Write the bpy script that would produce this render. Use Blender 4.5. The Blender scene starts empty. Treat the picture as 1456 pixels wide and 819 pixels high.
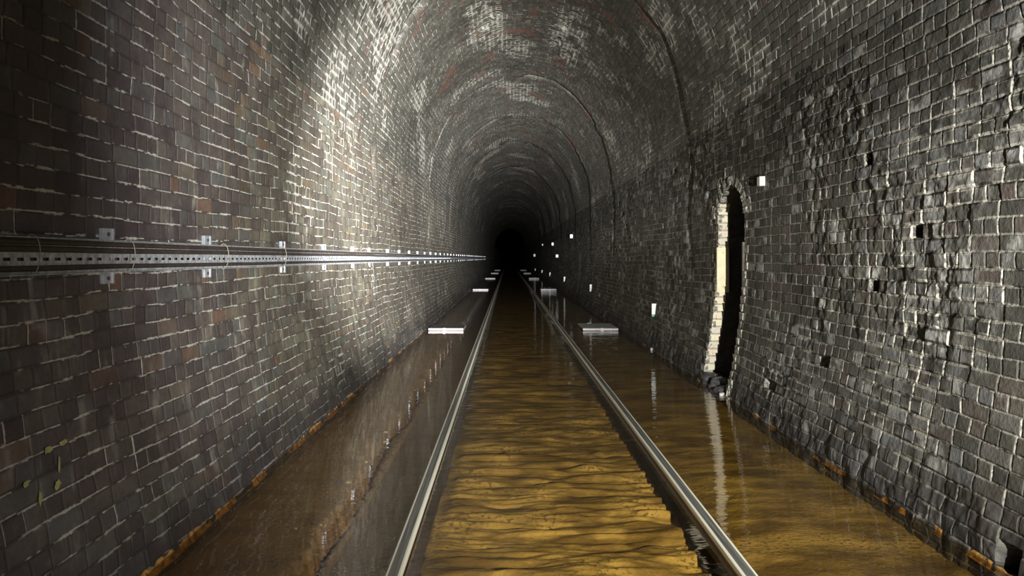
import bpy, bmesh, math, random
import numpy as np
from mathutils import Vector, Matrix

C = bpy.context.scene.collection
F = 1130.0            # focal length in pixels of the 1456 wide frame
EYE = 1.34            # camera height above the rail tops (z = 0)
CX = 0.295            # tunnel axis
WZ = -0.035           # water level
ZS = 2.84             # springing of the vault
AH = 2.06             # half width at the springing
RISE = 2.55
R = random.Random(7)

# ------------------------------------------------------------------ helpers
def tag(o, label=None, cat=None, group=None, kind=None):
    if label: o['label'] = label
    if cat: o['category'] = cat
    if group: o['group'] = group
    if kind: o['kind'] = kind
    return o

def empty(name, loc, rz=0.0):
    o = bpy.data.objects.new(name, None); C.objects.link(o)
    o.location = loc; o.rotation_euler = (0, 0, rz)
    o.empty_display_size = 0.1
    return o

def link(name, me, mat=None, parent=None, loc=None):
    o = bpy.data.objects.new(name, me); C.objects.link(o)
    if mat is not None: me.materials.append(mat)
    if parent: o.parent = parent
    if loc: o.location = loc
    return o

def from_bm(name, bm, mat, parent=None, loc=None, smooth=False):
    bmesh.ops.recalc_face_normals(bm, faces=bm.faces)
    me = bpy.data.meshes.new(name)
    if smooth:
        for f in bm.faces: f.smooth = True
    bm.to_mesh(me); bm.free()
    return link(name, me, mat, parent, loc)

def box(bm, x0, x1, y0, y1, z0, z1, bev=0.0, jit=0.0, rnd=None):
    vs = [bm.verts.new((x, y, z)) for z in (z0, z1) for y in (y0, y1) for x in (x0, x1)]
    if jit:
        for v in vs: v.co += Vector((rnd.uniform(-jit, jit), rnd.uniform(-jit, jit), rnd.uniform(-jit, jit)))
    fs = [(0,1,3,2), (4,6,7,5), (0,4,5,1), (2,3,7,6), (0,2,6,4), (1,5,7,3)]
    faces = [bm.faces.new([vs[i] for i in f]) for f in fs]
    if bev:
        es = list({e for f in faces for e in f.edges})
        bmesh.ops.bevel(bm, geom=es, offset=bev, segments=2, affect='EDGES', profile=0.6)
    return vs

def grid_mesh(name, P, UV=None, attrs=None, keep=None, smooth=True, flip=False):
    """P: (n, m, 3) array of points -> grid mesh"""
    n, m = P.shape[:2]
    idx = np.arange(n*m, dtype=np.int32).reshape(n, m)
    a, b, c, d = idx[:-1,:-1], idx[1:,:-1], idx[1:,1:], idx[:-1,1:]
    q = np.stack([a, b, c, d] if not flip else [a, d, c, b], -1).reshape(-1, 4)
    if keep is not None: q = q[keep.reshape(-1)]
    me = bpy.data.meshes.new(name)
    me.vertices.add(n*m); me.vertices.foreach_set('co', P.reshape(-1).astype(np.float32))
    k = len(q)
    me.loops.add(4*k); me.loops.foreach_set('vertex_index', q.reshape(-1))
    me.polygons.add(k)
    me.polygons.foreach_set('loop_start', np.arange(0, 4*k, 4, dtype=np.int32))
    me.polygons.foreach_set('loop_total', np.full(k, 4, dtype=np.int32))
    me.polygons.foreach_set('use_smooth', np.full(k, smooth, dtype=bool))
    if UV is not None:
        uvl = me.uv_layers.new(name='UVMap')
        uvl.data.foreach_set('uv', UV.reshape(-1, 2)[q.reshape(-1)].reshape(-1).astype(np.float32))
    for nm, arr in (attrs or {}).items():
        at = me.attributes.new(nm, 'FLOAT', 'POINT')
        at.data.foreach_set('value', arr.reshape(-1).astype(np.float32))
    me.update(calc_edges=True)
    return me

def hsh(i, j, seed=0):
    i = i.astype(np.int64); j = j.astype(np.int64)
    h = (i*374761393 + j*668265263 + seed*1442695041) & 0xffffffff
    h = ((h ^ (h >> 13))*1274126177) & 0xffffffff
    h = (h ^ (h >> 16))*2246822519 & 0xffffffff
    return ((h ^ (h >> 15)) & 0xffffff)/float(0xffffff)

def vnoise(x, y, seed=0):
    xi = np.floor(x); yi = np.floor(y); fx = x-xi; fy = y-yi
    fx = fx*fx*(3-2*fx); fy = fy*fy*(3-2*fy)
    a = hsh(xi, yi, seed); b = hsh(xi+1, yi, seed); c = hsh(xi, yi+1, seed); d = hsh(xi+1, yi+1, seed)
    return (a*(1-fx)+b*fx)*(1-fy) + (c*(1-fx)+d*fx)*fy

def fbm(x, y, seed=0, octv=3):
    s = 0; a = 0.5; t = 0
    for k in range(octv):
        s = s + a*vnoise(x*2**k, y*2**k, seed+k*17); t += a; a *= 0.5
    return s/t

def sst(a, b, x):
    t = np.clip((x-a)/(b-a), 0, 1); return t*t*(3-2*t)

# ------------------------------------------------------------------ node helpers
class NT:
    def __init__(s, name):
        s.m = bpy.data.materials.new(name); s.m.use_nodes = True
        s.t = s.m.node_tree; s.t.nodes.clear()
    def n(s, typ, **kw):
        nd = s.t.nodes.new(typ)
        for k, v in kw.items():
            if k == 'inp':
                for kk, vv in v.items():
                    if hasattr(vv, 'is_linked') or isinstance(vv, bpy.types.NodeSocket): s.t.links.new(vv, nd.inputs[kk])
                    else: nd.inputs[kk].default_value = vv
            else: setattr(nd, k, v)
        return nd
    def math(s, op, a, b=None, c=None, clamp=False):
        nd = s.t.nodes.new('ShaderNodeMath'); nd.operation = op; nd.use_clamp = clamp
        for i, v in enumerate((a, b, c)):
            if v is None: continue
            if isinstance(v, bpy.types.NodeSocket): s.t.links.new(v, nd.inputs[i])
            else: nd.inputs[i].default_value = v
        return nd.outputs[0]
    def mix(s, f, a, b):
        nd = s.t.nodes.new('ShaderNodeMix'); nd.data_type = 'RGBA'
        for k, v in ((0, f), (6, a), (7, b)):
            if isinstance(v, bpy.types.NodeSocket): s.t.links.new(v, nd.inputs[k])
            elif k == 0: nd.inputs[0].default_value = v
            else: nd.inputs[k].default_value = (v[0], v[1], v[2], 1)
        return nd.outputs[2]
    def ramp(s, f, stops):
        nd = s.t.nodes.new('ShaderNodeValToRGB'); s.t.links.new(f, nd.inputs[0])
        e = nd.color_ramp.elements
        while len(e) < len(stops): e.new(0.5)
        for el, (p, c) in zip(e, stops):
            el.position = p; el.color = (c[0], c[1], c[2], 1) if isinstance(c, tuple) else (c, c, c, 1)
        return nd.outputs[0]
    def noise(s, vec, scale, detail=3, rough=0.55, typ='3D'):
        nd = s.t.nodes.new('ShaderNodeTexNoise'); nd.noise_dimensions = typ
        nd.inputs['Scale'].default_value = scale; nd.inputs['Detail'].default_value = detail
        nd.inputs['Roughness'].default_value = rough
        if vec is not None: s.t.links.new(vec, nd.inputs['Vector'])
        return nd.outputs[0]
    def step(s, a, b, x):
        nd = s.t.nodes.new('ShaderNodeMapRange'); nd.interpolation_type = 'SMOOTHSTEP'
        s.t.links.new(x, nd.inputs[0]); nd.inputs[1].default_value = a; nd.inputs[2].default_value = b
        return nd.outputs[0]
    def vec(s, x, y, z=0.0):
        nd = s.t.nodes.new('ShaderNodeCombineXYZ')
        for i, v in enumerate((x, y, z)):
            if isinstance(v, bpy.types.NodeSocket): s.t.links.new(v, nd.inputs[i])
            else: nd.inputs[i].default_value = v
        return nd.outputs[0]
    def scale(s, v, sx, sy, sz=1.0):
        nd = s.t.nodes.new('ShaderNodeMapping'); s.t.links.new(v, nd.inputs[0])
        nd.inputs[3].default_value = (sx, sy, sz); return nd.outputs[0]
    def out(s, sh):
        o = s.t.nodes.new('ShaderNodeOutputMaterial'); s.t.links.new(sh, o.inputs[0]); return s.m

def simple(name, col, rough=0.6, metal=0.0, nscale=0, namp=0.25, bump=0.0, col2=None, spec=0.5):
    g = NT(name); tc = g.n('ShaderNodeTexCoord').outputs['Object']
    p = g.n('ShaderNodeBsdfPrincipled')
    p.inputs['Roughness'].default_value = rough; p.inputs['Metallic'].default_value = metal
    p.inputs['Specular IOR Level'].default_value = spec
    if nscale:
        nz = g.noise(tc, nscale, 4)
        c2 = col2 or tuple(c*(1-namp*1.6) for c in col)
        c = g.mix(g.step(0.3, 0.7, nz), c2, col)
        g.t.links.new(c, p.inputs[0])
        if bump:
            b = g.n('ShaderNodeBump', inp={'Height': nz}); b.inputs['Distance'].default_value = bump
            b.inputs['Strength'].default_value = 1.0
            g.t.links.new(b.outputs[0], p.inputs['Normal'])
    else: p.inputs[0].default_value = (*col, 1)
    return g.out(p.outputs[0])

# ------------------------------------------------------------------ brick lining
HC = 0.0825      # course
WS = 0.235       # stretcher length
WH = 0.1175      # header length

def brick_material(name, side):
    """side: -1 left wall, 0 vault, 1 right wall"""
    g = NT(name)
    uv = g.n('ShaderNodeUVMap').outputs[0]
    sp = g.n('ShaderNodeSeparateXYZ', inp={0: uv}); u, v = sp.outputs[0], sp.outputs[1]
    geo = g.n('ShaderNodeTexCoord').outputs['Object']
    gs = g.n('ShaderNodeSeparateXYZ', inp={0: geo}); gz = gs.outputs[2]; gy = gs.outputs[1]; gx = gs.outputs[0]
    seam = g.n('ShaderNodeAttribute', attribute_name='seam').outputs['Fac']
    smear = g.n('ShaderNodeAttribute', attribute_name='smear').outputs['Fac']
    vr = g.math('DIVIDE', v, HC)
    row = g.math('FLOOR', vr); fv = g.math('SUBTRACT', vr, row)
    par = g.math('FLOORED_MODULO', row, 2.0)               # 0 stretcher, 1 header
    bw = g.math('MULTIPLY_ADD', par, WH-WS, WS)
    sh = g.math('MULTIPLY', g.math('SINE', g.math('MULTIPLY', row, 12.9898)), 0.045)
    ur = g.math('DIVIDE', g.math('ADD', u, sh), bw)
    col = g.math('FLOOR', ur); fu = g.math('SUBTRACT', ur, col)
    du = g.math('MULTIPLY', g.math('SUBTRACT', 0.5, g.math('ABSOLUTE', g.math('SUBTRACT', fu, 0.5))), bw)
    dv = g.math('MULTIPLY', g.math('SUBTRACT', 0.5, g.math('ABSOLUTE', g.math('SUBTRACT', fv, 0.5))), HC)
    wn = g.n('ShaderNodeTexWhiteNoise', noise_dimensions='2D', inp={'Vector': g.vec(row, col)})
    rnd = wn.outputs['Value']; rc = g.n('ShaderNodeSeparateXYZ', inp={0: wn.outputs['Color']})
    r2, r3 = rc.outputs[1], rc.outputs[2]
    fine = g.noise(geo, 38, 4, 0.6); med = g.noise(geo, 7, 4, 0.6); big = g.noise(geo, 0.9, 3)
    grit = g.noise(geo, 130, 2, 0.6)
    streak = g.noise(g.vec(g.math('MULTIPLY', u, 9.0), g.math('MULTIPLY', v, 1.1)), 1.0, 4, typ='2D')
    # joint mask: bed joints (rows) and perpends, with ragged width
    wob = g.math('MULTIPLY', g.math('SUBTRACT', fine, 0.5), 0.012)
    jw = {-1: 0.0036, 0: 0.0050, 1: 0.0040}[side]
    jwid = g.math('ADD', g.math('MULTIPLY_ADD', smear, 0.012, jw), wob)
    mv = g.math('SUBTRACT', 1.0, g.step(0.0, 0.004, g.math('SUBTRACT', dv, jwid)))
    mu = g.math('SUBTRACT', 1.0, g.step(0.0, 0.004, g.math('SUBTRACT', du, g.math('MULTIPLY', jwid, 0.8))))
    jn = g.noise(g.vec(g.math('MULTIPLY', u, 3.5), g.math('MULTIPLY', row, 7.31)), 1.0, 3, 0.7, typ='2D')
    cn = g.noise(g.vec(g.math('MULTIPLY', row, 5.7), g.math('MULTIPLY', col, 3.3)), 1.0, 1, 0.5, typ='2D')
    if side == -1:
        pv = g.step(0.49, 0.58, g.math('ADD', jn, g.math('MULTIPLY', g.math('SUBTRACT', med, .5), .3)))
        pu = g.step(0.64, 0.72, g.math('ADD', cn, g.math('MULTIPLY', smear, .3)))
    elif side == 1:
        pv = g.step(0.38, 0.56, g.math('ADD', jn, g.math('MULTIPLY', g.math('SUBTRACT', med, .5), .3)))
        pu = g.math('MULTIPLY', g.step(0.40, 0.56, cn), g.step(.36, .56, fine))
    else:
        pv = g.math('MULTIPLY', g.step(0.50, 0.62, g.math('ADD', jn, g.math('ADD', g.math('MULTIPLY_ADD', smear, .25, g.math('MULTIPLY', g.math('SUBTRACT', 1.0, g.step(3.0, 5.0, g.math('ADD', gz, g.step(-.4, 1.6, gx)))), .13)), g.math('MULTIPLY', g.math('SUBTRACT', big, .5), .35)))), g.step(.40, .55, med))
        pu = g.step(0.62, 0.72, g.math('ADD', cn, g.math('MULTIPLY', smear, .3)))
    jm = g.math('MAXIMUM', mv, mu)
    white = g.math('MAXIMUM', g.math('MULTIPLY', mv, pv), g.math('MULTIPLY', mu, pu))
    # brick colours
    if side == -1:
        stops = [(0.0, (.082,.064,.066)), (.3, (.098,.078,.078)), (.66, (.115,.094,.088)), (.84, (.108,.102,.106)), (.93, (.140,.122,.105)), (.975, (.155,.098,.078)), (1.0, (.10,.075,.065))]
    elif side == 1:
        stops = [(0.0, (.075,.070,.058)), (.35, (.095,.090,.072)), (.66, (.120,.112,.088)), (.84, (.118,.096,.078)), (.93, (.150,.148,.13)), (1.0, (.17,.17,.16))]
    else:
        stops = [(0.0, (.070,.063,.054)), (.4, (.088,.080,.069)), (.8, (.100,.091,.079)), (.94, (.118,.112,.104)), (1.0, (.125,.082,.066))]
    base = g.ramp(rnd, stops)
    if side == 1:      # bricks bleached by lime, gathered in patches
        blc = g.math('MULTIPLY', g.step(.82, .90, g.math('ADD', r2, g.math('MULTIPLY', g.math('SUBTRACT', g.noise(geo, 1.4, 2), .5), .8))), g.step(.40, .58, med))
        base = g.mix(g.math('MULTIPLY', blc, .85), base, (.40,.39,.34))
    mott = g.math('MULTIPLY_ADD', med, {-1: .9, 0: .9, 1: .8}[side], {-1: .55, 0: .45, 1: .38}[side])
    mott = g.math('MULTIPLY', mott, g.math('MULTIPLY_ADD', fine, 0.7, 0.65))
    mott = g.math('MULTIPLY', mott, g.math('MULTIPLY_ADD', big, 1.1, 0.45))
    mx = g.n('ShaderNodeVectorMath', operation='SCALE', inp={0: base, 'Scale': mott}).outputs[0]
    # lime wash drips and blooms
    bl = g.math('MULTIPLY', g.step(0.55, 0.72, g.math('ADD', streak, g.math('MULTIPLY', g.math('SUBTRACT', big, .5), .5))), g.step(.45, .7, med))
    bl = g.math('MULTIPLY', bl, {-1: .8, 0: .4, 1: .35}[side])
    bl = g.math('MAXIMUM', bl, g.math('MULTIPLY', smear, g.math('MULTIPLY', g.step(.42, .62, med), .55)))
    c = g.mix(bl, mx, {-1: (.30, .28, .26), 0: (.24, .235, .21), 1: (.25, .25, .235)}[side])
    tintf = g.math('MULTIPLY', g.step(3.8, 7.5, g.math('MULTIPLY_ADD', big, 2.0, gy)), {-1: .75, 0: .35, 1: 0.0}[side])
    c = g.n('ShaderNodeVectorMath', operation='MULTIPLY', inp={0: c, 1: g.mix(tintf, (1, 1, 1), (1.0, 1.07, .76))}).outputs[0]
    # joints
    dark = (.03, .027, .024) if side == 1 else (.05, .044, .040)  # right wall: recess shade also put into the joint colour
    c = g.mix(g.math('MULTIPLY', jm, {-1: .5, 0: .75, 1: .8}[side]), c, dark)
    wc = g.mix(fine, (.26,.24,.20), {-1: (.80,.77,.68), 0: (.66,.63,.53), 1: (.44,.415,.33)}[side])
    c = g.mix(g.math('MULTIPLY', white, {-1: .95, 0: .8, 1: .8}[side]), c, wc)
    # seams between the construction rings
    sm = g.math('MULTIPLY', seam, g.step(.48, .66, g.math('MULTIPLY_ADD', g.math('SUBTRACT', streak, .5), .5, med)))
    c = g.mix(sm, c, g.mix(g.step(.4, .6, fine), (.035,.032,.03), (.28,.29,.28)))
    # rust stain near crown seams
    if side == 0:
        rs = g.math('MULTIPLY', g.step(.57, .70, g.noise(geo, 1.3, 3)), g.step(3.6, 4.8, gz))
        c = g.mix(g.math('MULTIPLY', rs, .75), c, (.15, .065, .045))
    if side == 1:      # smoke-blackened upper courses
        c = g.n('ShaderNodeVectorMath', operation='SCALE', inp={0: c, 'Scale': g.math('MULTIPLY_ADD', g.step(1.55, 2.5, g.math('MULTIPLY_ADD', big, .9, g.math('SUBTRACT', gz, .45))), -.42, 1.0)}).outputs[0]
    # wet dark foot
    ft = g.math('SUBTRACT', 1.0, g.step(.0, .42, g.math('ADD', gz, g.math('MULTIPLY', g.math('SUBTRACT', big, .5), .5))))
    c = g.mix(g.math('MULTIPLY', ft, .62), c, (.030, .028, .030))
    p = g.n('ShaderNodeBsdfPrincipled', inp={'Base Color': c})
    rr = g.math('MULTIPLY_ADD', med, .35, {-1: .42, 0: .5, 1: .6}[side])
    rr = g.math('SUBTRACT', rr, g.math('MULTIPLY', ft, .12))
    rr = g.math('ADD', rr, g.math('MULTIPLY', white, .3), clamp=True)
    g.t.links.new(rr, p.inputs['Roughness'])
    p.inputs['Specular IOR Level'].default_value = {-1: .35, 0: .3, 1: .12}[side]
    ed = g.step(0.0, 0.012, g.math('MINIMUM', du, dv))
    ht = g.math('ADD', g.math('MULTIPLY', ed, 1.0), g.math('MULTIPLY', fine, {-1: .5, 0: .7, 1: 1.0}[side]))
    ht = g.math('ADD', ht, g.math('MULTIPLY', grit, {-1: .15, 0: .2, 1: .35}[side]))
    ht = g.math('ADD', ht, g.math('MULTIPLY', med, 1.0))
    b = g.n('ShaderNodeBump', inp={'Height': ht}); b.inputs['Distance'].default_value = {-1: .003, 0: .005, 1: .0045}[side]
    b.inputs['Strength'].default_value = 1.0
    g.t.links.new(b.outputs[0], p.inputs['Normal'])
    return g.out(p.outputs[0])

M = {}
M['brick_left'] = brick_material('sooty_brick_left', -1)
M['brick_vault'] = brick_material('sooty_brick_vault', 0)
M['brick_right'] = brick_material('weathered_brick_right', 1)

# profile as a dense polyline from left foot over the crown to the right foot
def half(z): return AH - 0.19*np.clip((1.6-z)/1.64, 0, None)**2
zz = np.linspace(-0.5, ZS, 600)[:-1]
left = np.stack([CX-half(zz), zz], 1)
th = np.linspace(math.pi, 0, 1600)
arch = np.stack([CX+AH*np.cos(th), ZS+RISE*np.sin(th)], 1)
right = np.stack([CX+half(zz[::-1]), zz[::-1]], 1)
prof = np.concatenate([left, arch, right])
seg = np.hypot(*np.diff(prof, axis=0).T); S = np.concatenate([[0], np.cumsum(seg)])
s_l = S[len(left)]; s_r = S[len(left)+len(arch)-1]; s_end = S[-1]
tan = np.gradient(prof, S, axis=0)
def at_s(s):
    x = np.interp(s, S, prof[:,0]); z = np.interp(s, S, prof[:,1])
    tx = np.interp(s, S, tan[:,0]); tz = np.interp(s, S, tan[:,1]); l = np.hypot(tx, tz)
    return x, z, tz/l, -tx/l          # point and inward normal

SEAMS = [10.3, 17.7, 22.5, 27.5, 35.0, 42.0, 49.0, 57.0]
# the refuge in the right wall
RY0, RY1, RZ0, RZS, RZT = 7.88, 8.87, -0.3, 1.78, 2.10
def in_refuge(y, z):
    t = (y-(RY0+RY1)/2)/((RY1-RY0)/2)
    top = RZS+(RZT-RZS)*np.sqrt(np.clip(1-t*t, 0, 1))
    return (np.abs(t) < 1.0) & (z < top)

def lining(name, s0, s1, y0, y1, ds, dyf, side, mat):
    ys = [y0]
    while ys[-1] < y1: ys.append(ys[-1]+dyf(max(ys[-1], .5)))
    ys = np.array(ys); ys[-1] = y1
    if side == 1 and y0 < RY0 < y1+1:
        for e in (RY0, RY1):
            if y0 < e < y1: ys[np.argmin(abs(ys-e))] = e
    n = int((s1-s0)/ds)+2; ss = np.linspace(s0, s1, n)
    Y, Sg = np.meshgrid(ys, ss, indexing='ij')
    x, z, nx, nz = at_s(Sg)
    # brick coordinates, gently wandering so that no course is ruler straight
    U = Y + 0.020*(fbm(Y*1.3, Sg*9, 3)-.5) + 0.012*(vnoise(Y*4, Sg*14, 9)-.5)
    V = Sg + 0.05*(fbm(Y*.45, Sg*.5, 5)-.5) + 0.010*(vnoise(Y*3.5, Sg*3, 6)-.5)
    if side == 1: V = V+.03
    seam = np.zeros_like(Y); off = np.zeros_like(Y)
    for i, sy in enumerate(SEAMS):
        wv = sy + .7*(fbm(Sg*.9, Sg*0+i, 40+i)-.5)
        d = Y-wv
        crown = .25+.75*sst(1.5, 3.8, z)
        seam = np.maximum(seam, np.exp(-(d/.20)**2)*crown*sst(.45, .62, fbm(Sg*3.3, Y*1.5, 60+i, 4)))
        off += .040*(sst(-4.0, -.1, d)-sst(-.03, .03, d))*crown
        off -= .11*np.exp(-(d/.13)**2)*crown*sst(.44, .56, fbm(Sg*1.3, Y*2.0, 80+i))
    # lime smeared zone just in front of the first seam (haunches) and random patches
    nearseam = .95*sst(7.4, 9.0, Y)*(1-sst(10.2, 10.35, Y))
    haun = sst(1.2, 2.6, abs(x-CX)-0*Y) if side == 0 else 0*Y
    smear = nearseam*sst(.38, .6, fbm(Y*.8, Sg*1.1, 21))*(sst(.5, 1.3, abs(x-CX)) if side == 0 else sst(2.0, 2.8, z))
    smear = np.maximum(smear, .8*sst(.60, .74, fbm(Y*.9, Sg*1.3, 22)))
    if side == 0:
        for cx_, cy_, rx_, ry_ in ((-.28, 13.4, .26, 1.5), (1.05, 14.0, .32, 1.9)):
            m_ = np.exp(-(((x-cx_)/rx_)**2+((Y-cy_)/ry_)**2)**2)
            smear = np.maximum(smear, m_*1.2*sst(.3, .5, fbm(Y*2.5, Sg*6, 23)))
            off -= m_*.05*sst(.52, .6, fbm(Y*1.5, Sg*9, 24))
    if side == -1: smear = smear*.6*(.25+.75*sst(4.2, 6.5, Y))
    # brick relief
    row = np.floor(V/HC); fv = V/HC-row
    par = np.mod(row, 2); bw = WS+(WH-WS)*par
    ur = (U+.045*np.sin(row*12.9898))/bw; col = np.floor(ur); fu = ur-col
    du = (.5-abs(fu-.5))*bw; dv = (.5-abs(fv-.5))*HC
    r = hsh(row+500, col+500, 1); r2 = hsh(row+500, col+500, 2)
    ed = sst(.001, .013 if side < 1 else .007, np.minimum(du, dv) + .006*(vnoise(Y*60, Sg*60, 14)-.5))
    spall = sst(.50, .66, fbm(Y*.9, Sg*.9, 31))
    amp = {-1: .35, 0: .6, 1: 1.0}[side]
    rough = {-1: .15, 0: .5, 1: 1.0}[side]
    h = amp*(.012*(r-.5))*(.4+.8*spall if side == 1 else 1) + ed*(.0022+.0024*rough*(.5+.5*spall+.3*r2))
    h += rough*.006*(fbm(Y*22, Sg*22, 15)-.5)*(.25+1.7*spall)
    h += rough*spall*.020*(fbm(Y*9, Sg*9, 16)-.62)
    h += amp*.014*(fbm(Y*.8, Sg*.8, 11)-.5)*2
    if side == 1:
        up = sst(1.5, 2.2, z); h += up*(.35+.65*spall)*.024*(fbm(Y*14, Sg*19, 18, 4)-.6)
        miss = (hsh(row+500, col+500, 5) < .006) & (Y > 2.5)
        h = np.where(miss & (ed > .3), h-.075, h)
        foot = (1-sst(.05, .40, z+.2*(fbm(Y*1.2, Sg*0, 77)-.5)))
        h += foot*.045*(fbm(Y*9, Sg*7, 19)-.5)
        # the black pocket at the very foot of the near wall
        h = np.where((abs(Y-3.47) < .07) & (z < .09) & (z > -.04), -.16, h)
    if side == -1:
        foot = (1-sst(.0, .25, z)); h += foot*.02*(fbm(Y*7, Sg*7, 19)-.5)
    h = h*(.5+.5*sst(1.0, 2.4, Y)) + off
    keep = None
    if side == 1:
        fade = sst(0, .05, np.minimum(abs(Y-RY0), abs(Y-RY1))); nearr = (Y > RY0-.06) & (Y < RY1+.06) & (z < RZT+.05)
        h = np.where(nearr, h*fade, h)
        yc = (Y[:-1,:-1]+Y[1:,1:])/2; zc = (z[:-1,:-1]+z[1:,1:])/2
        keep = ~in_refuge(yc, zc)
    P = np.stack([x+nx*h, Y, z+nz*h], -1)
    me = grid_mesh(name, P, np.stack([U, V], -1), {'seam': seam, 'smear': smear}, keep)
    return P, me

def join_meshes(name, meshes, mat):
    vs, qs, uvs, at, base = [], [], [], {'seam': [], 'smear': []}, 0
    for me in meshes:
        a = np.empty(len(me.vertices)*3, np.float32); me.vertices.foreach_get('co', a); vs.append(a)
        q = np.empty(len(me.loops), np.int32); me.loops.foreach_get('vertex_index', q); qs.append(q+base)
        w = np.empty(len(me.loops)*2, np.float32); me.uv_layers[0].data.foreach_get('uv', w); uvs.append(w)
        for k in at:
            b = np.empty(len(me.vertices), np.float32); me.attributes[k].data.foreach_get('value', b); at[k].append(b)
        base += len(me.vertices)
    o = bpy.data.meshes.new(name)
    v = np.concatenate(vs); q = np.concatenate(qs); k = len(q)//4
    o.vertices.add(len(v)//3); o.vertices.foreach_set('co', v)
    o.loops.add(len(q)); o.loops.foreach_set('vertex_index', q)
    o.polygons.add(k); o.polygons.foreach_set('loop_start', np.arange(0, 4*k, 4, dtype=np.int32))
    o.polygons.foreach_set('loop_total', np.full(k, 4, dtype=np.int32))
    o.polygons.foreach_set('use_smooth', np.ones(k, bool))
    o.uv_layers.new(name='UVMap').data.foreach_set('uv', np.concatenate(uvs))
    for nm in at: o.attributes.new(nm, 'FLOAT', 'POINT').data.foreach_set('value', np.concatenate(at[nm]))
    o.update(calc_edges=True)
    for me in meshes: bpy.data.meshes.remove(me)
    ob = link(name, o, mat); ob['kind'] = 'structure'
    return ob

kY = 1/(2.1*F)
fy = lambda lo, hi, q=1.0: (lambda y: min(hi, max(lo, y*y*kY*q)))
walls = {}
for nm, s0, s1, side, mat, segs in (
    ('wall_left', 0.0, s_l, -1, M['brick_left'],
        [(-3, 2.4, .05, fy(.05, .05)), (2.4, 6, .0075, fy(.006, .03)), (6, 13, .012, fy(.012, .05)), (13, 30, .025, fy(.05, .10)), (30, 200, .06, fy(.3, .5))]),
    ('ceiling', s_l, s_r, 0, M['brick_vault'],
        [(-3, 4.0, .06, fy(.08, .08)), (4.0, 9, .012, fy(.012, .03)), (9, 18, .014, fy(.03, .06)), (18, 34, .025, fy(.06, .12)), (34, 110, .06, fy(.3, .4))]),
    ('wall_right', s_r, s_end, 1, M['brick_right'],
        [(-3, 3.0, .05, fy(.05, .05)), (3.0, 6, .0055, fy(.0055, .03, .8)), (6, 12, .010, fy(.010, .045, .8)), (12, 30, .022, fy(.045, .10)), (30, 200, .06, fy(.3, .5))])):
    ms = [lining(nm, s0, s1, a, b, ds, f, side, mat)[1] for a, b, ds, f in segs]
    walls[nm] = join_meshes(nm, ms, mat)
walls['wall_left']['label'] = 'left brick wall of the tunnel carrying the cable tray'
walls['wall_right']['label'] = 'right brick wall of the tunnel with the refuge opening'
walls['ceiling']['label'] = 'arched brick vault of the tunnel'

def wallx(z, side): return CX + side*float(half(np.array(z)))

# ------------------------------------------------------------------ refuge lining
def lit_lime_brick():
    g = NT('lit_limewashed_brick'); tc = g.n('ShaderNodeTexCoord').outputs['Object']
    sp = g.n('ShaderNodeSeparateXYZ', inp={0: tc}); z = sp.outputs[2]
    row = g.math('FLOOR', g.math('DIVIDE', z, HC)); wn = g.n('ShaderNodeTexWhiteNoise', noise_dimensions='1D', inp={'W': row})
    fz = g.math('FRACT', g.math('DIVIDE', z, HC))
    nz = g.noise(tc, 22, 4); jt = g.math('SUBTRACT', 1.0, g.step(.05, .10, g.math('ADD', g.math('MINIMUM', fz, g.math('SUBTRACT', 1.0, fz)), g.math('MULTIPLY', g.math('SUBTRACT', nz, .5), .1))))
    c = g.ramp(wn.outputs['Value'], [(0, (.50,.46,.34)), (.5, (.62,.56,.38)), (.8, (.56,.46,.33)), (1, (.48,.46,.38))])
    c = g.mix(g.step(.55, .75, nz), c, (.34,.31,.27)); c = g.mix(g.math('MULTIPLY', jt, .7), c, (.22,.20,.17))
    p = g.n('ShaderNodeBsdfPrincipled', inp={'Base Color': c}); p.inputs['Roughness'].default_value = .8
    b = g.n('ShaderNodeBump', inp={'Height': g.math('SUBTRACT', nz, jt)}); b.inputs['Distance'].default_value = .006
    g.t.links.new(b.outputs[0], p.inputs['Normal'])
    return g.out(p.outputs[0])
M['lime'] = lit_lime_brick()  # limewash kept to the lamplit front of the far jamb
M['brick_shade'] = simple('shaded_refuge_brick', (.075,.068,.06), .85, nscale=14, bump=.006)  # darker copy that paints in the shade inside the refuge
M['arch_brick'] = simple('spalled_arch_brick', (.38,.355,.28), .8, nscale=30, bump=.012, col2=(.07,.062,.05))

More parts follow.
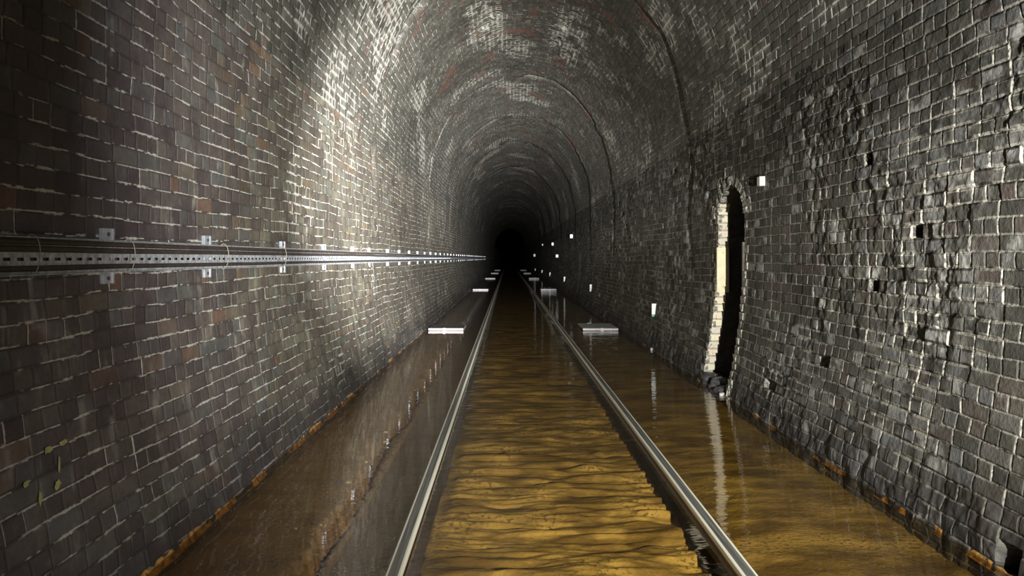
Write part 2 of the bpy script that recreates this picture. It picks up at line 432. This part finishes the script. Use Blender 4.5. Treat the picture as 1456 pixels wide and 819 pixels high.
def refuge():
    # outline from far foot over the head to the near foot, extruded into the wall
    pts = []
    for z in np.arange(RZ0, RZS, .04): pts.append((RY1, float(z)))
    for a in np.linspace(0, math.pi, 25):
        pts.append(((RY0+RY1)/2+(RY1-RY0)/2*math.cos(a), RZS+(RZT-RZS)*math.sin(a)))
    for z in np.arange(RZS, RZ0, -.04)[1:]: pts.append((RY0, float(z)))
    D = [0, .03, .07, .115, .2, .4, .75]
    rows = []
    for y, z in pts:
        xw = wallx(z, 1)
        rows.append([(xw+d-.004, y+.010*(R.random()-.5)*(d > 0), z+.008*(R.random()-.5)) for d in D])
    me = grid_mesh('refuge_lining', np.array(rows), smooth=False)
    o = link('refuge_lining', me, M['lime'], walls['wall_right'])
    me.materials.append(M['brick_shade'])
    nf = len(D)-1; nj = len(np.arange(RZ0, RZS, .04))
    for p in me.polygons: p.material_index = 0 if p.index//nf < nj+4 and p.index % nf < 3 else 1  # split follows the lamp's shadow edge, shade painted as darker brick behind
    o['label'] = 'brick lining of the refuge opening, limewashed lit edge and painted shade behind'
    bm = bmesh.new()
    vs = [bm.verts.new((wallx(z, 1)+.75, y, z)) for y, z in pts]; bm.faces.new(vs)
    from_bm('refuge_back', bm, M['brick_right'] if False else simple('shaded_refuge_back', (.05,.045,.04), .9, nscale=8), walls['wall_right'])  # back wall darkened in colour to hold the shade
    # rough brick ring round the head and ragged quoins down both jambs
    bm = bmesh.new(); rr = random.Random(3)
    cy = (RY0+RY1)/2; hw = (RY1-RY0)/2
    for ring, (e0, e1) in enumerate(((.0, .105), (.112, .215))):
        n = 17 + ring*3
        for i in range(n):
            a0 = math.pi*(i+.07)/n; a1 = math.pi*(i+.93)/n
            q = []
            for a, e in ((a0, e0), (a1, e0), (a1, e1), (a0, e1)):
                q.append((cy+(hw+e)*math.cos(a), RZS+(RZT-RZS+e)*math.sin(a)))
            out = .006+.022*rr.random() - ring*.004
            fr, bk = [], []
            for y, z in q:
                xw = wallx(min(z, 2.8), 1); jx, jy, jz = [rr.uniform(-.007, .007) for _ in range(3)]
                fr.append(bm.verts.new((xw-out+jx, y+jy, z+jz))); bk.append(bm.verts.new((xw+.06, y+jy, z+jz)))
            bm.faces.new(fr); bm.faces.new(bk[::-1])
            for k in range(4): bm.faces.new((fr[k], bk[k], bk[(k+1) % 4], fr[(k+1) % 4]))
    bmesh.ops.bevel(bm, geom=list(bm.edges), offset=.006, segments=1, affect='EDGES')
    bmesh.ops.subdivide_edges(bm, edges=list(bm.edges), cuts=1, use_grid_fill=True)
    for v in bm.verts: v.co += Vector((rr.uniform(-.006, .006), rr.uniform(-.005, .005), rr.uniform(-.005, .005)))
    from_bm('refuge_arch_ring', bm, M['arch_brick'], walls['wall_right'])
    bm = bmesh.new()
    for yb, sg in ((RY0, -1), (RY1, 1)):
        z = -.1
        k = 0
        while z < RZS:
            w = .075 if k % 2 else .12
            x = wallx(z+.03, 1); o_ = rr.uniform(.003, .014)
            ya, yb2 = sorted((yb, yb+sg*w))
            box(bm, x-o_, x+.04, ya, yb2, z+.006, z+HC-.006, .004, .005, rr)
            z += HC; k += 1
    from_bm('refuge_quoins', bm, M['arch_brick'], walls['wall_right'])
refuge()

# ------------------------------------------------------------------ bed of the tunnel and water
def bed_material():
    g = NT('ochre_mud'); tc = g.n('ShaderNodeTexCoord').outputs['Object']
    sp = g.n('ShaderNodeSeparateXYZ', inp={0: tc}); x = sp.outputs[0]
    n1 = g.noise(g.scale(tc, 2.2, 5.0, 1), 1.0, 5, .6); n2 = g.noise(tc, 40, 3); n3 = g.noise(tc, 3.0, 4)
    gold = g.mix(g.step(.32, .68, g.math('MULTIPLY_ADD', g.math('SUBTRACT', n3, .5), .8, n1)), (.17,.122,.045), (.50,.385,.155))
    brown = g.mix(g.step(.3, .7, n1), (.23,.155,.10), (.34,.25,.165))
    f = g.step(-.62, -.40, g.math('ADD', x, g.math('MULTIPLY', g.math('SUBTRACT', n3, .5), .15)))
    c = g.mix(f, brown, gold)
    peb = g.math('MULTIPLY', g.step(.52, .62, n2), g.step(.48, .60, n3))
    c = g.mix(g.math('MULTIPLY', peb, .7), c, (.06,.05,.04))
    p = g.n('ShaderNodeBsdfPrincipled', inp={'Base Color': c}); p.inputs['Roughness'].default_value = .42
    b = g.n('ShaderNodeBump', inp={'Height': g.math('ADD', n2, g.math('MULTIPLY', n1, 1.0))}); b.inputs['Distance'].default_value = .006
    g.t.links.new(b.outputs[0], p.inputs['Normal'])
    return g.out(p.outputs[0])
M['bed'] = bed_material()
def bed(y0, y1, dx, dyf):
    ys = [y0]
    while ys[-1] < y1: ys.append(ys[-1]+dyf(ys[-1]))
    ys = np.array(ys); ys[-1] = y1
    xs = np.arange(-1.95, 2.55, dx)
    Y, X = np.meshgrid(ys, xs, indexing='ij')
    edge = -1.0 + .10*(fbm(Y*2.2, Y*0, 91, 5)-.5)*2
    t = sst(-.015, .015, X-edge)
    z = -.10*(1-t) + -.24*t
    z = z + (.24-.155)*sst(-.62, -.50, X)            # up to the four foot
    z = z + .03*sst(1.05, 1.5, X)
    crack = np.exp(-((X-edge)/.016)**2); z = z - .10*crack
    # ripple relief imitating caustic light: long across the track, short along it
    wx = X*1.6 + 1.2*(fbm(X*1.0, Y*1.4, 92)-.5)
    wy = Y*7.5 + 2.2*(fbm(X*.9, Y*.9, 93)-.5)
    rp = fbm(wx, wy, 94, 3)-.5
    rid = 1-2*abs(fbm(wx*1.0+7, wy*1.15, 95, 2)-.5)
    four = sst(-.40, -.30, X)*(1-sst(.93, 1.0, X))
    r3 = fbm(X*2.6+1.5*(fbm(X*2, Y*3, 97)-.5), Y*11+2.0*(fbm(X*1.6, Y*1.6, 98)-.5), 99, 2)
    r4 = vnoise(X*5.5+3, Y*26+1.5*vnoise(X*3, Y*3, 87), 88)
    z = z + rp*(.010+.035*four) + four*(.010*rid + .050*(r3-.5) + .020*(r4-.5) + .010*(vnoise(X*9, Y*40, 84)-.5))
    z = z - .035*(sst(-.50, -.46, X)-sst(-.02, .02, X+.43+.03*(fbm(Y*4, Y*0, 86, 4)-.5)*2))*(X < 0)
    z = z + .014*(fbm(X*1.3, Y*3.0, 85)-.5)*(X > 1)
    z = z + .012*(fbm(X*6, Y*6, 96)-.5)*(X > 1)
    return grid_mesh('floor', np.stack([X, Y, z], -1), flip=True)
def join_plain(name, meshes, mat):
    bm = bmesh.new()
    for me in meshes: bm.from_mesh(me)
    out = bpy.data.meshes.new(name); bm.to_mesh(out); bm.free()
    for p in out.polygons: p.use_smooth = True
    return link(name, out, mat)
fl = join_plain('floor', [bed(-3, 2.6, .06, lambda y: .06), bed(2.6, 9, .014, lambda y: max(.010, y*y*.0005)), bed(9, 200, .05, lambda y: max(.06, y*y*.001))], M['bed'])
tag(fl, 'ochre mud and ballast bed of the tunnel under the flood water', kind='structure')

def water_material():
    g = NT('brown_flood_water'); tc = g.n('ShaderNodeTexCoord').outputs['Object']
    sp = g.n('ShaderNodeSeparateXYZ', inp={0: tc}); x = sp.outputs[0]
    w1 = g.noise(g.scale(tc, 2.2, 9.0), 1.0, 3, .5); w2 = g.noise(g.scale(tc, 6.0, 24.0), 1.0, 2, .5)
    w0 = g.noise(g.scale(tc, .8, 2.0), 1.0, 2, .5)
    four = g.math('MULTIPLY', g.step(-.5, -.35, x), g.math('SUBTRACT', 1.0, g.step(.85, 1.0, x)))
    rt = g.step(1.0, 1.1, x)
    amp = g.math('ADD', g.math('ADD', g.math('MULTIPLY', four, .8), g.math('MULTIPLY', rt, .34)), .10)
    h = g.math('MULTIPLY', g.math('ADD', g.math('MULTIPLY', w1, 1.0), g.math('ADD', g.math('MULTIPLY', w2, .30), w0)), amp)
    b = g.n('ShaderNodeBump', inp={'Height': h}); b.inputs['Distance'].default_value = .010; b.inputs['Strength'].default_value = 1
    bk = g.n('ShaderNodeNewGeometry').outputs['Backfacing']
    fr = g.n('ShaderNodeFresnel', inp={'IOR': g.math('MULTIPLY_ADD', bk, 1/1.33-1.33, 1.33), 'Normal': b.outputs[0]})
    tr = g.n('ShaderNodeBsdfTransparent', inp={'Color': (.75, .645, .42, 1)})
    gl = g.n('ShaderNodeBsdfGlossy', inp={'Color': (1, 1, 1, 1), 'Roughness': .03, 'Normal': b.outputs[0]})
    mx = g.n('ShaderNodeMixShader', inp={0: fr.outputs[0], 1: tr.outputs[0], 2: gl.outputs[0]})
    return g.out(mx.outputs[0])
M['water'] = water_material()
P = np.array([[(x, y, WZ) for x in np.linspace(-1.605, 2.195, 9)] for y in np.linspace(-3, 200, 60)])
wt = link('flood_water', grid_mesh('flood_water', P, smooth=False, flip=True), M['water'])
tag(wt, 'shallow brown flood water covering the tunnel bed on both sides of the rails', 'water', kind='stuff')

# ochre scum crust along both wall feet
M['crust'] = simple('ochre_crust', (.62,.34,.09), .55, nscale=28, bump=.01, col2=(.16,.08,.03))
def crust(side, y0, y1, w, seed, thr, label):
    ys = np.concatenate([np.arange(y0, 8, .012), np.arange(8, y1, .04)])
    prof_t = np.linspace(0, 1, 9); Y, T = np.meshgrid(ys, prof_t, indexing='ij')
    n = fbm(Y*5, Y*0+seed, seed, 4); n2 = vnoise(Y*24, T*3, seed+3)
    ww = w*(.35+1.3*n)*sst(thr, thr+.18, fbm(Y*1.6+3, Y*0, seed+8, 4))+.003
    xw = CX+side*(half(np.array(WZ))+.015)
    X = xw - side*(T*(ww+.015)); Z = WZ-.02 + (.022+.018*n2)*np.sin(np.pi*np.clip(T*1.0+.25, 0, 1)) - T*.006
    o = link('ochre_crust', grid_mesh('ochre_crust', np.stack([X, Y, Z], -1), flip=(side < 0)), M['crust'])
    return tag(o, label, 'crust', kind='stuff')
crust(-1, .5, 30, .022, 51, .28, 'orange mineral crust along the waterline of the left wall')
crust(1, .5, 20, .013, 57, .42, 'patchy orange mineral crust along the waterline of the right wall')

# ------------------------------------------------------------------ rails
def rail_material():
    g = NT('worn_rail_steel'); tc = g.n('ShaderNodeTexCoord').outputs['Object']
    sp = g.n('ShaderNodeSeparateXYZ', inp={0: tc}); x = sp.outputs[0]; z = sp.outputs[2]
    nz = g.noise(g.scale(tc, 110, 1.2, 60), 1.0, 4); ns = g.noise(tc, 25, 4)
    ax = g.math('ABSOLUTE', x)
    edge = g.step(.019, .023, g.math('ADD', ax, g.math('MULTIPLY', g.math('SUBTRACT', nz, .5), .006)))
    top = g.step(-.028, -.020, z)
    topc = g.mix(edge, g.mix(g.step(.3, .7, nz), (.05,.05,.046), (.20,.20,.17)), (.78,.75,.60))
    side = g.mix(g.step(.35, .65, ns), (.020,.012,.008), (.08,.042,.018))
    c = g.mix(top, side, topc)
    p = g.n('ShaderNodeBsdfPrincipled', inp={'Base Color': c}); p.inputs['Metallic'].default_value = .25
    p.inputs['Roughness'].default_value = .38
    b = g.n('ShaderNodeBump', inp={'Height': nz}); b.inputs['Distance'].default_value = .001
    g.t.links.new(b.outputs[0], p.inputs['Normal'])
    return g.out(p.outputs[0])
M['rail'] = rail_material()
def rail(xc, label):
    sec = [(-.0355,-.012), (-.034,-.004), (-.029,-.001), (-.018,0), (0,.001), (.018,0), (.029,-.001), (.034,-.004), (.0355,-.012), (.0355,-.034),
           (.028,-.044), (.010,-.052), (.009,-.110), (.020,-.132), (.068,-.142), (.069,-.155), (-.069,-.155), (-.068,-.142), (-.020,-.132), (-.009,-.110), (-.010,-.052), (-.028,-.044), (-.0355,-.034)]
    ys = np.concatenate([np.arange(-3, 12, .4), np.arange(12, 201, 3)])
    P = np.array([[(x, y, z) for x, z in sec+[sec[0]]] for y in ys])
    o = link('running_rail', grid_mesh('running_rail', P, smooth=False), M['rail'], loc=(xc, 0, 0))
    return tag(o, label, 'rail')
rail(-0.487, 'left steel running rail with dark worn top and two pale edges')
rail(1.026, 'right steel running rail with one bright edge and black shadowed flank')

# ------------------------------------------------------------------ cable tray on the left wall
M['galv'] = simple('galvanised_steel', (.66,.68,.70), .42, .3, nscale=30, namp=.3)
M['galv_clean'] = simple('galvanised_bracket', (.55,.57,.60), .45, .3, nscale=18, namp=.25)
M['cable'] = simple('brown_cable_sheath', (.070,.052,.040), .55, nscale=14, namp=.25, col2=(.045,.034,.028))
M['tie'] = simple('pale_cable_tie', (.42,.38,.28), .6)
XW = wallx(EYE, -1)
TX = XW+.026              # face of the tray back
ZT = lambda d: EYE+d
def tray():
    root = empty('cable_tray', (TX, 0, EYE))
    tag(root, 'long galvanised perforated cable tray running along the left wall', 'cable tray')
    bm = bmesh.new()
    def quad(y0, y1, z0, z1):
        vs = [bm.verts.new((0, y, z)) for y, z in ((y0, z0), (y1, z0), (y1, z1), (y0, z1))]; bm.faces.new(vs)
    y = 1.0; pitch = .078
    quad(1, 24, -.058, -.010); quad(1, 24, .002, .075); quad(-3, 1, -.058, .075); quad(24, 105, -.058, .075)
    while y < 24:
        quad(y, y+.014, -.010, .002); quad(y+.056, min(24, y+pitch), -.010, .002)
        y += pitch
    quad(y-pitch, 24, -.010, .002) if False else None
    o = from_bm('tray_back', bm, M['galv'], root)
    md = o.modifiers.new('t', 'SOLIDIFY'); md.thickness = .0015
    for nm, z0, z1 in (('top_flange', .073, .0765), ('bottom_flange', -.0615, -.058)):
        bm = bmesh.new(); ys = np.arange(-3, 105, .5)
        ring = []
        for yy in ys:
            w = .001*math.sin(yy*2.1)
            ring.append([bm.verts.new((x, yy, z+w)) for x, z in ((-.002, z0), (.045, z0), (.045, z1), (-.002, z1))])
        for a, b in zip(ring, ring[1:]):
            for k in range(4): bm.faces.new((a[k], b[k], b[(k+1) % 4], a[(k+1) % 4]))
        from_bm(nm, bm, M['galv'], root)
        bm = bmesh.new()
        zc = z1 if z0 > 0 else z0-.0
    return root
tray()

def tube(name, pts, r, mat, seg=10, parent=None):
    P = []
    for i, p in enumerate(pts):
        a = Vector(pts[max(0, i-1)]); b = Vector(pts[min(len(pts)-1, i+1)]); t = (b-a).normalized()
        u = t.cross(Vector((0, 0, 1))); u = u.normalized() if u.length > 1e-4 else Vector((1, 0, 0)); w = u.cross(t)
        P.append([Vector(p)+u*(r*math.cos(k*2*math.pi/seg))+w*(r*math.sin(k*2*math.pi/seg)) for k in range(seg+1)])
    me = grid_mesh(name, np.array([[list(q) for q in row] for row in P]), smooth=True)
    return link(name, me, mat, parent)
def cable(dz, r, amp, seed, label, dx=0.0):
    ys = np.concatenate([np.arange(-3, 20, .12), np.arange(20, 105, 1.0)])
    wob = (fbm(ys*.55, ys*0, seed, 3)-.5)*2*amp + (fbm(ys*1.7, ys*0, seed+2, 2)-.5)*amp*.6
    pts = [(TX+.006+r+dx, float(y), EYE+dz+float(w)) for y, w in zip(ys, wob)]
    o = tube('power_cable', pts, r, M['cable']); 
    return tag(o, label, 'cable', 'cables in the wall tray')
cable(.0585, .0120, .002, 101, 'upper brown cable lying under the top flange of the wall tray')
cable(.0325, .0125, .004, 103, 'middle brown cable just above the slotted strip of the wall tray')
cable(-.0380, .0110, .004, 105, 'lower brown cable below the slotted strip of the wall tray')

ORD = ['nearest', 'second nearest', 'third nearest', 'fourth nearest', 'fifth nearest', 'sixth nearest', 'seventh nearest', 'eighth nearest', 'ninth nearest', 'tenth nearest', 'eleventh nearest', 'twelfth nearest']
# brackets
bys = [XW*F/(x-722)*1.0 for x in (148.5, 291, 399.5, 459, 499.6, 523, 550, 566.5)]
while bys[-1] < 62: bys.append(bys[-1]+1.3)
bm = bmesh.new()
box(bm, .0, .020, -.044, .044, -.112, .130, .002)
me_plate = from_bm('bracket_proto', bm, M['galv_clean']); mp = me_plate.data; bpy.data.objects.remove(me_plate)
bm = bmesh.new()
box(bm, .018, .0245, .030, .046, -.112, .130, .002); lip = from_bm('p', bm, M['galv_clean']); ml = lip.data; bpy.data.objects.remove(lip)
bm = bmesh.new(); bmesh.ops.create_cone(bm, cap_ends=True, segments=6, radius1=.010, radius2=.010, depth=.008, matrix=Matrix.Rotation(math.pi/2, 4, 'Y'))
bl_ = from_bm('p', bm, simple('dark_bolt', (.12,.12,.13), .5, .5)); mbolt = bl_.data; bpy.data.objects.remove(bl_)
mp.name = 'back_plate'; ml.name = 'side_lip'; mbolt.name = 'bolt'
for i, y in enumerate(bys):
    r = empty('wall_bracket', (XW-.002, y, EYE))
    lab = ('%s grey steel bracket plate holding the cable tray on the left wall' % ORD[i]) if i < 12 else 'tiny distant bracket plate of the wall cable tray'
    tag(r, lab, 'bracket', 'bracket plates behind the cable tray')
    o = bpy.data.objects.new('back_plate', mp); C.objects.link(o); o.parent = r; pl = o
    if i < 14:
        o = bpy.data.objects.new('side_lip', ml); C.objects.link(o); o.parent = r
        for zb in (-.088, .104):
            o = bpy.data.objects.new('bolt', mbolt); C.objects.link(o); o.parent = pl; o.location = (.0215, -.005, zb)
# ties
for i, px in enumerate((52, 188, 322, 405)):
    y = (TX+.04)*F/(px-722)
    pts = []
    for a in np.linspace(0, 2*math.pi, 22):
        pts.append((TX+.022+.031*math.cos(a), y+.004*math.sin(a*2), EYE+.010+.076*math.sin(a)))
    t = tube('cable_tie', pts, .0018, M['tie'], 6)
    tag(t, '%s thin pale cable tie looped round the cables in the wall tray' % ORD[i], 'cable tie', 'ties on the wall tray')

# ------------------------------------------------------------------ step platforms beside the rails
M['board'] = simple('white_board', (.62,.62,.60), .5, nscale=16, namp=.12)
M['deck'] = simple('grey_deck', (.40,.42,.40), .5, nscale=20, namp=.2)
M['grate'] = simple('dark_grating', (.13,.12,.12), .6, nscale=30)
M['redwood'] = simple('red_brown_spacer', (.30,.12,.07), .7, nscale=20)
def platform(x0, x1, y0, depth, grating, label, group):
    zt = WZ+.047
    r = empty('step_platform', ((x0+x1)/2, y0, WZ)); tag(r, label, 'platform', group)
    w = (x1-x0)/2; t = zt-WZ
    if grating:
        bm = bmesh.new(); n = 26
        for k in range(n):
            xx = -w+.004+(2*w-.02)*k/(n-1); box(bm, xx, xx+.010, .0, depth, t-.045, t-.006)
        for yy in (.04, depth*.5, depth-.04): box(bm, -w, w, yy-.008, yy+.008, t-.045, t-.02)
        from_bm('grating', bm, M['grate'], r)
    else:
        bm = bmesh.new(); box(bm, -w, w, 0, depth, t-.030, t, .004); from_bm('deck_board', bm, M['deck'], r)
        bm = bmesh.new(); box(bm, -w+.20, -w+.26, depth-.05, depth+.02, t-.01, t+.008, .003); from_bm('rear_clip', bm, M['board'], r)
    for z0, z1 in ((.008, t),):
        bm = bmesh.new(); box(bm, -w, w, -.035, -.002, z0, z1, .004); from_bm('front_plank', bm, M['board'], r)
    bm = bmesh.new(); box(bm, -w+.02, w-.02, -.028, -.006, -.012, .006); from_bm('spacer_strip', bm, M['redwood'], r)
    xx = -.03 if grating else .03
    bm = bmesh.new(); box(bm, xx-.025, xx+.025, -.045, -.034, -.006, t+.008, .003); from_bm('strap_clip', bm, M['board'], r)
    for sx in (-w+.05, w-.07):
        for sy in (.02, depth-.06):
            bm = bmesh.new(); box(bm, sx, sx+.03, sy, sy+.03, -.22, t-.046); from_bm('leg', bm, M['grate'], r)
    return r
names = ['nearest', 'second', 'third', 'fourth', 'fifth']
H1 = EYE-(WZ+.047)
for i, (yl, ls, rs) in enumerate(((466.7, (600.2, 658.3), (828, 881)), (411, (664.5, 690.5), (767, 792)), (395.3, (684, 700), (748.5, 764)), (388, (692, 703.5), (740, 751)), (383.8, (697.5, 706.5), (736, 744)))):
    Yp = H1/(yl-367)*F
    s = Yp/F
    platform(-1.50, -.84, Yp, .9, True, '%s low platform with dark grating between the left rail and the left wall' % names[i], 'low platforms left of the track')
    platform(1.42, 2.09, Yp, 1.15, False, '%s low platform with pale deck between the right rail and the right wall' % names[i], 'low platforms right of the track')

# ------------------------------------------------------------------ reflective marker plates on the right wall
M['refl'] = simple('white_reflector', (.92,.93,.90), .4)
M['green'] = simple('green_foot', (.10,.42,.22), .5)
def marker(px, py, w, h, label, green=False, deep=.035):
    z = EYE; y = 5
    for _ in range(4):
        X = wallx(min(z, 2.8), 1)-w/2; y = X*F/(px-722); z = EYE-(py-367)*y/F
    xw = wallx(min(z, 2.8), 1)
    r = empty('marker_plate', (xw, y, z)); tag(r, label, 'marker', 'small white marker plates on the right wall')
    bm = bmesh.new(); box(bm, -w, .02, -.004, .004, -h/2, h/2, .0015); from_bm('plate', bm, M['refl'], r)
    bm = bmesh.new(); box(bm, -w*.25, .02, .004, deep, -h/3, h/3, .002); from_bm('fixing_foot', bm, M['galv_clean'], r)
    if green:
        bm = bmesh.new(); box(bm, -w, -.002, -.006, -.004, -h/2, -h/2+.035); from_bm('green_band', bm, M['green'], r)
marker(929.5, 441, .060, .20, 'white marker plate with green foot low on the right wall beyond the refuge', True)
marker(840, 409.5, .055, .19, 'second low white marker plate past the refuge, above the right waterline')
marker(802.6, 397, .055, .19, 'third low white marker plate past the refuge on the right wall')
marker(782, 390, .055, .19, 'fourth low white marker plate past the refuge on the right wall')
marker(770.7, 386, .055, .18, 'fifth low white marker plate past the refuge on the right wall')
marker(761, 383.5, .055, .18, 'farthest low white marker plate on the right wall')
marker(812.5, 336, .09, .13, 'white marker plate high on the right wall, nearest of the distant high ones')
marker(786, 347, .11, .14, 'second distant high marker plate on the right wall')
marker(792, 364, .11, .13, 'small white marker plate at eye height on the right wall in the distance')
marker(760, 363, .16, .22, 'farthest small marker plate at eye height on the right wall')
marker(771.5, 348, .07, .10, 'faint tiny marker plate high on the right wall near the dark end')
# projecting block beside the refuge head
def block():
    y = 7.30; z = EYE+.705; xw = wallx(z, 1)
    bm = bmesh.new(); box(bm, -.055, .03, -.045, .045, -.043, .043, .004, .003, random.Random(4))
    o = from_bm('projecting_brick', bm, simple('pale_brick_end', (.74,.72,.60), .75, nscale=25, namp=.2), loc=(xw, y, z))
    tag(o, 'pale brick end jutting from the right wall beside the refuge arch', 'brick')
block()
# timber boards set in the jambs of the refuge
def board(y, x0, x1, th, z0, z1, mat, label):
    o = empty('timber_board', ((x0+x1)/2, y, z0)); tag(o, label, 'board', 'boards in the refuge jambs')
    w = (x1-x0)/2
    bm = bmesh.new(); box(bm, -w, w, -th/2, th/2, 0, z1-z0, .002)
    from_bm('plank', bm, mat, o)
    bm = bmesh.new()
    for zf in (.12, .88):
        bmesh.ops.create_cone(bm, cap_ends=True, segments=8, radius1=.005, radius2=.005, depth=.004, matrix=Matrix.Translation((0, -th/2-.001, (z1-z0)*zf)) @ Matrix.Rotation(math.pi/2, 4, 'X'))
    from_bm('screws', bm, M['grate'], o)
M['yellowboard'] = simple('yellow_painted_board', (.66,.58,.36), .6, nscale=9, namp=.12)
M['darkboard'] = simple('dark_weathered_board', (.10,.085,.065), .8, nscale=20)
board(RY1-.018, wallx(1.3, 1)-.022, wallx(1.3, 1)+.112, .03, .96, 1.46, M['yellowboard'], 'yellow painted board on the far jamb of the wall refuge')
board(RY0+.016, wallx(1.3, 1)-.020, wallx(1.3, 1)+.11, .03, .90, 1.50, M['darkboard'], 'dark board on the near jamb of the wall refuge')

# rubble in the foot of the refuge, stones, stick
M['stone'] = simple('wet_dark_stone', (.075,.072,.074), .35, nscale=18, bump=.01, col2=(.025,.024,.025))
M['palestone'] = simple('pale_stone', (.52,.49,.44), .6, nscale=20, namp=.2)
def stone(loc, r, mat, label, cat, group, seed, sq=.8, name='rubble_stone'):
    bm = bmesh.new(); bmesh.ops.create_icosphere(bm, subdivisions=3, radius=1)
    rr = random.Random(seed); ph = [rr.uniform(0, 6) for _ in range(6)]; sc = (rr.uniform(.8, 1.2), rr.uniform(.8, 1.2), sq)
    for v in bm.verts:
        c = v.co.copy(); d = 1+.16*math.sin(c.x*3+ph[0])*math.sin(c.y*3.4+ph[1])+.12*math.sin(c.z*5+ph[2])+.07*math.sin(c.x*9+ph[3])*math.sin(c.z*8+ph[4])
        d = round(d*9)/9*.5+d*.5
        v.co = Vector((c.x*sc[0], c.y*sc[1], c.z*sc[2]))*r*d
    o = from_bm(name, bm, mat, loc=loc, smooth=False); tag(o, label, cat, group); return o
xr = wallx(.05, 1)
rub = [((xr+.07, 8.72, -.02), .125), ((xr+.10, 8.42, -.02), .125), ((xr+.06, 8.14, -.04), .12), ((xr+.34, 8.60, -.0), .13), ((xr+.33, 8.20, -.02), .13), ((xr+.58, 8.40, -.02), .12)]
rl = ['dark rubble lump at the far front of the refuge sill', 'dark rubble lump in the middle front of the refuge sill', 'dark rubble lump at the near front of the refuge sill', 'dark rubble lump behind the far front lump in the refuge', 'dark rubble lump behind the near front lump in the refuge', 'dark rubble lump deepest inside the refuge']
for i, (l, r_) in enumerate(rub): stone(l, r_, M['stone'], rl[i], 'stone', 'rubble in the refuge foot', 20+i)
stone((2.165, 11.9, WZ+.01), .03, M['palestone'], 'small white stone at the right waterline below the first marker plate', 'stone', None, 33, name='pale_stone')
stone((2.14, 7.95, WZ+.012), .024, M['palestone'], 'small pale stone in the water beside the stick at the refuge', 'stone', None, 34, name='pale_stone')
# pale stones along the submerged ledge edge left of the track
for i, (px, py, r_) in enumerate(((583, 568, .020), (567, 592, .016), (548.5, 616, .022), (546.5, 630, .020), (520.5, 659, .020), (495.5, 688, .030), (456, 749, .017), (420.5, 754, .014), (590, 556, .014))):
    s = (EYE+.07)/(py-367); y = s*F; x = (px-722)*s
    stone((x, y, -.060), r_*.62, M['palestone'], '%s pale stone on the sunken ledge edge left of the track' % (['', 'second ', 'third ', 'fourth ', 'fifth ', 'sixth ', 'seventh ', 'eighth ', 'ninth '][[7,6,0,0,0,0,0,0,0][0]*0 + {6:0,7:1,5:2,4:3,3:4,2:5,1:6,0:7,8:8}[i]]+'nearest').strip(), 'stone', 'pale stones on the sunken ledge', 50+i, .6, name='pale_stone')
o = tube('leaning_stick', [(2.155, 7.86, -.12), (2.17, 7.85, .02), (2.205, 7.83, .15)], .009, M['palestone'], 8)
tag(o, 'thin pale stick standing in the water against the near refuge jamb', 'stick')
# yellow paint dabs on the left wall
M['yellow'] = simple('yellow_paint', (.55,.52,.20), .6, nscale=40, namp=.2)
bm = bmesh.new(); rr = random.Random(8)
for px, py, w, h in ((86, 629, .030, .012), (65, 639, .030, .014), (80, 661, .008, .032), (78, 689, .022, .018), (32, 689, .018, .012), (53, 709, .011, .030)):
    z = EYE
    for _ in range(4): X = wallx(z, -1); y = X*F/(px-722); z = EYE-(py-367)*y/F
    X = wallx(z, -1); c = bm.verts.new((X+.0130, y, z)); ring = []
    for k in range(14):
        a = k*2*math.pi/14; q = rr.uniform(.7, 1.15); ring.append(bm.verts.new((X+.0115, y+w*math.cos(a)*q, z+h*math.sin(a)*q)))
    for k in range(14): bm.faces.new((c, ring[k], ring[(k+1) % 14]))
from_bm('yellow_paint_marks', bm, M['yellow'], walls['wall_left'])

# ------------------------------------------------------------------ light: one hand lamp to the right of the camera
LP = Vector((1.50, -.25, 1.26))
def spot(name, power, size, blend, target, rad=.02, col=(1, .975, .93)):
    l = bpy.data.lights.new(name, 'SPOT'); l.energy = power; l.spot_size = math.radians(size); l.spot_blend = blend
    l.shadow_soft_size = rad; l.color = col
    o = bpy.data.objects.new(name, l); C.objects.link(o); o.location = LP
    o.rotation_euler = (Vector(target)-LP).to_track_quat('-Z', 'Y').to_euler()
    return o
spot('lamp_beam', 46000, 32, 1.0, (-.9, 12.0, 2.5), col=(.98, .99, 1))
spot('lamp_throw', 72000, 19, 1.0, (.10, 20.0, 3.0), col=(.95, .98, 1))
spot('lamp_halo', 4700, 71, 1.0, (-.3, 12.0, 2.9), col=(.98, .99, 1))
spot('lamp_spill', 700, 104, 1.0, (1.3, 8, -.9), col=(1, .96, .88))
w = bpy.data.worlds.new('World'); bpy.context.scene.world = w; w.use_nodes = True
w.node_tree.nodes['Background'].inputs[0].default_value = (.0, .0, .0, 1)

# ------------------------------------------------------------------ camera
cam = bpy.data.cameras.new('Camera'); co = bpy.data.objects.new('Camera', cam); C.objects.link(co)
cam.sensor_width = 36; cam.lens = 36*F/1456; cam.sensor_fit = 'HORIZONTAL'
cam.shift_x = 6/1456; cam.shift_y = -42.5/1456; cam.clip_start = .02; cam.clip_end = 300
co.location = (0, 0, EYE); co.rotation_euler = (math.pi/2, 0, 0)
sc = bpy.context.scene; sc.camera = co
sc.view_settings.view_transform = 'Standard'; sc.view_settings.look = 'None'
sc.view_settings.exposure = 0.12; sc.view_settings.gamma = 1; sc.view_settings.use_curve_mapping = False
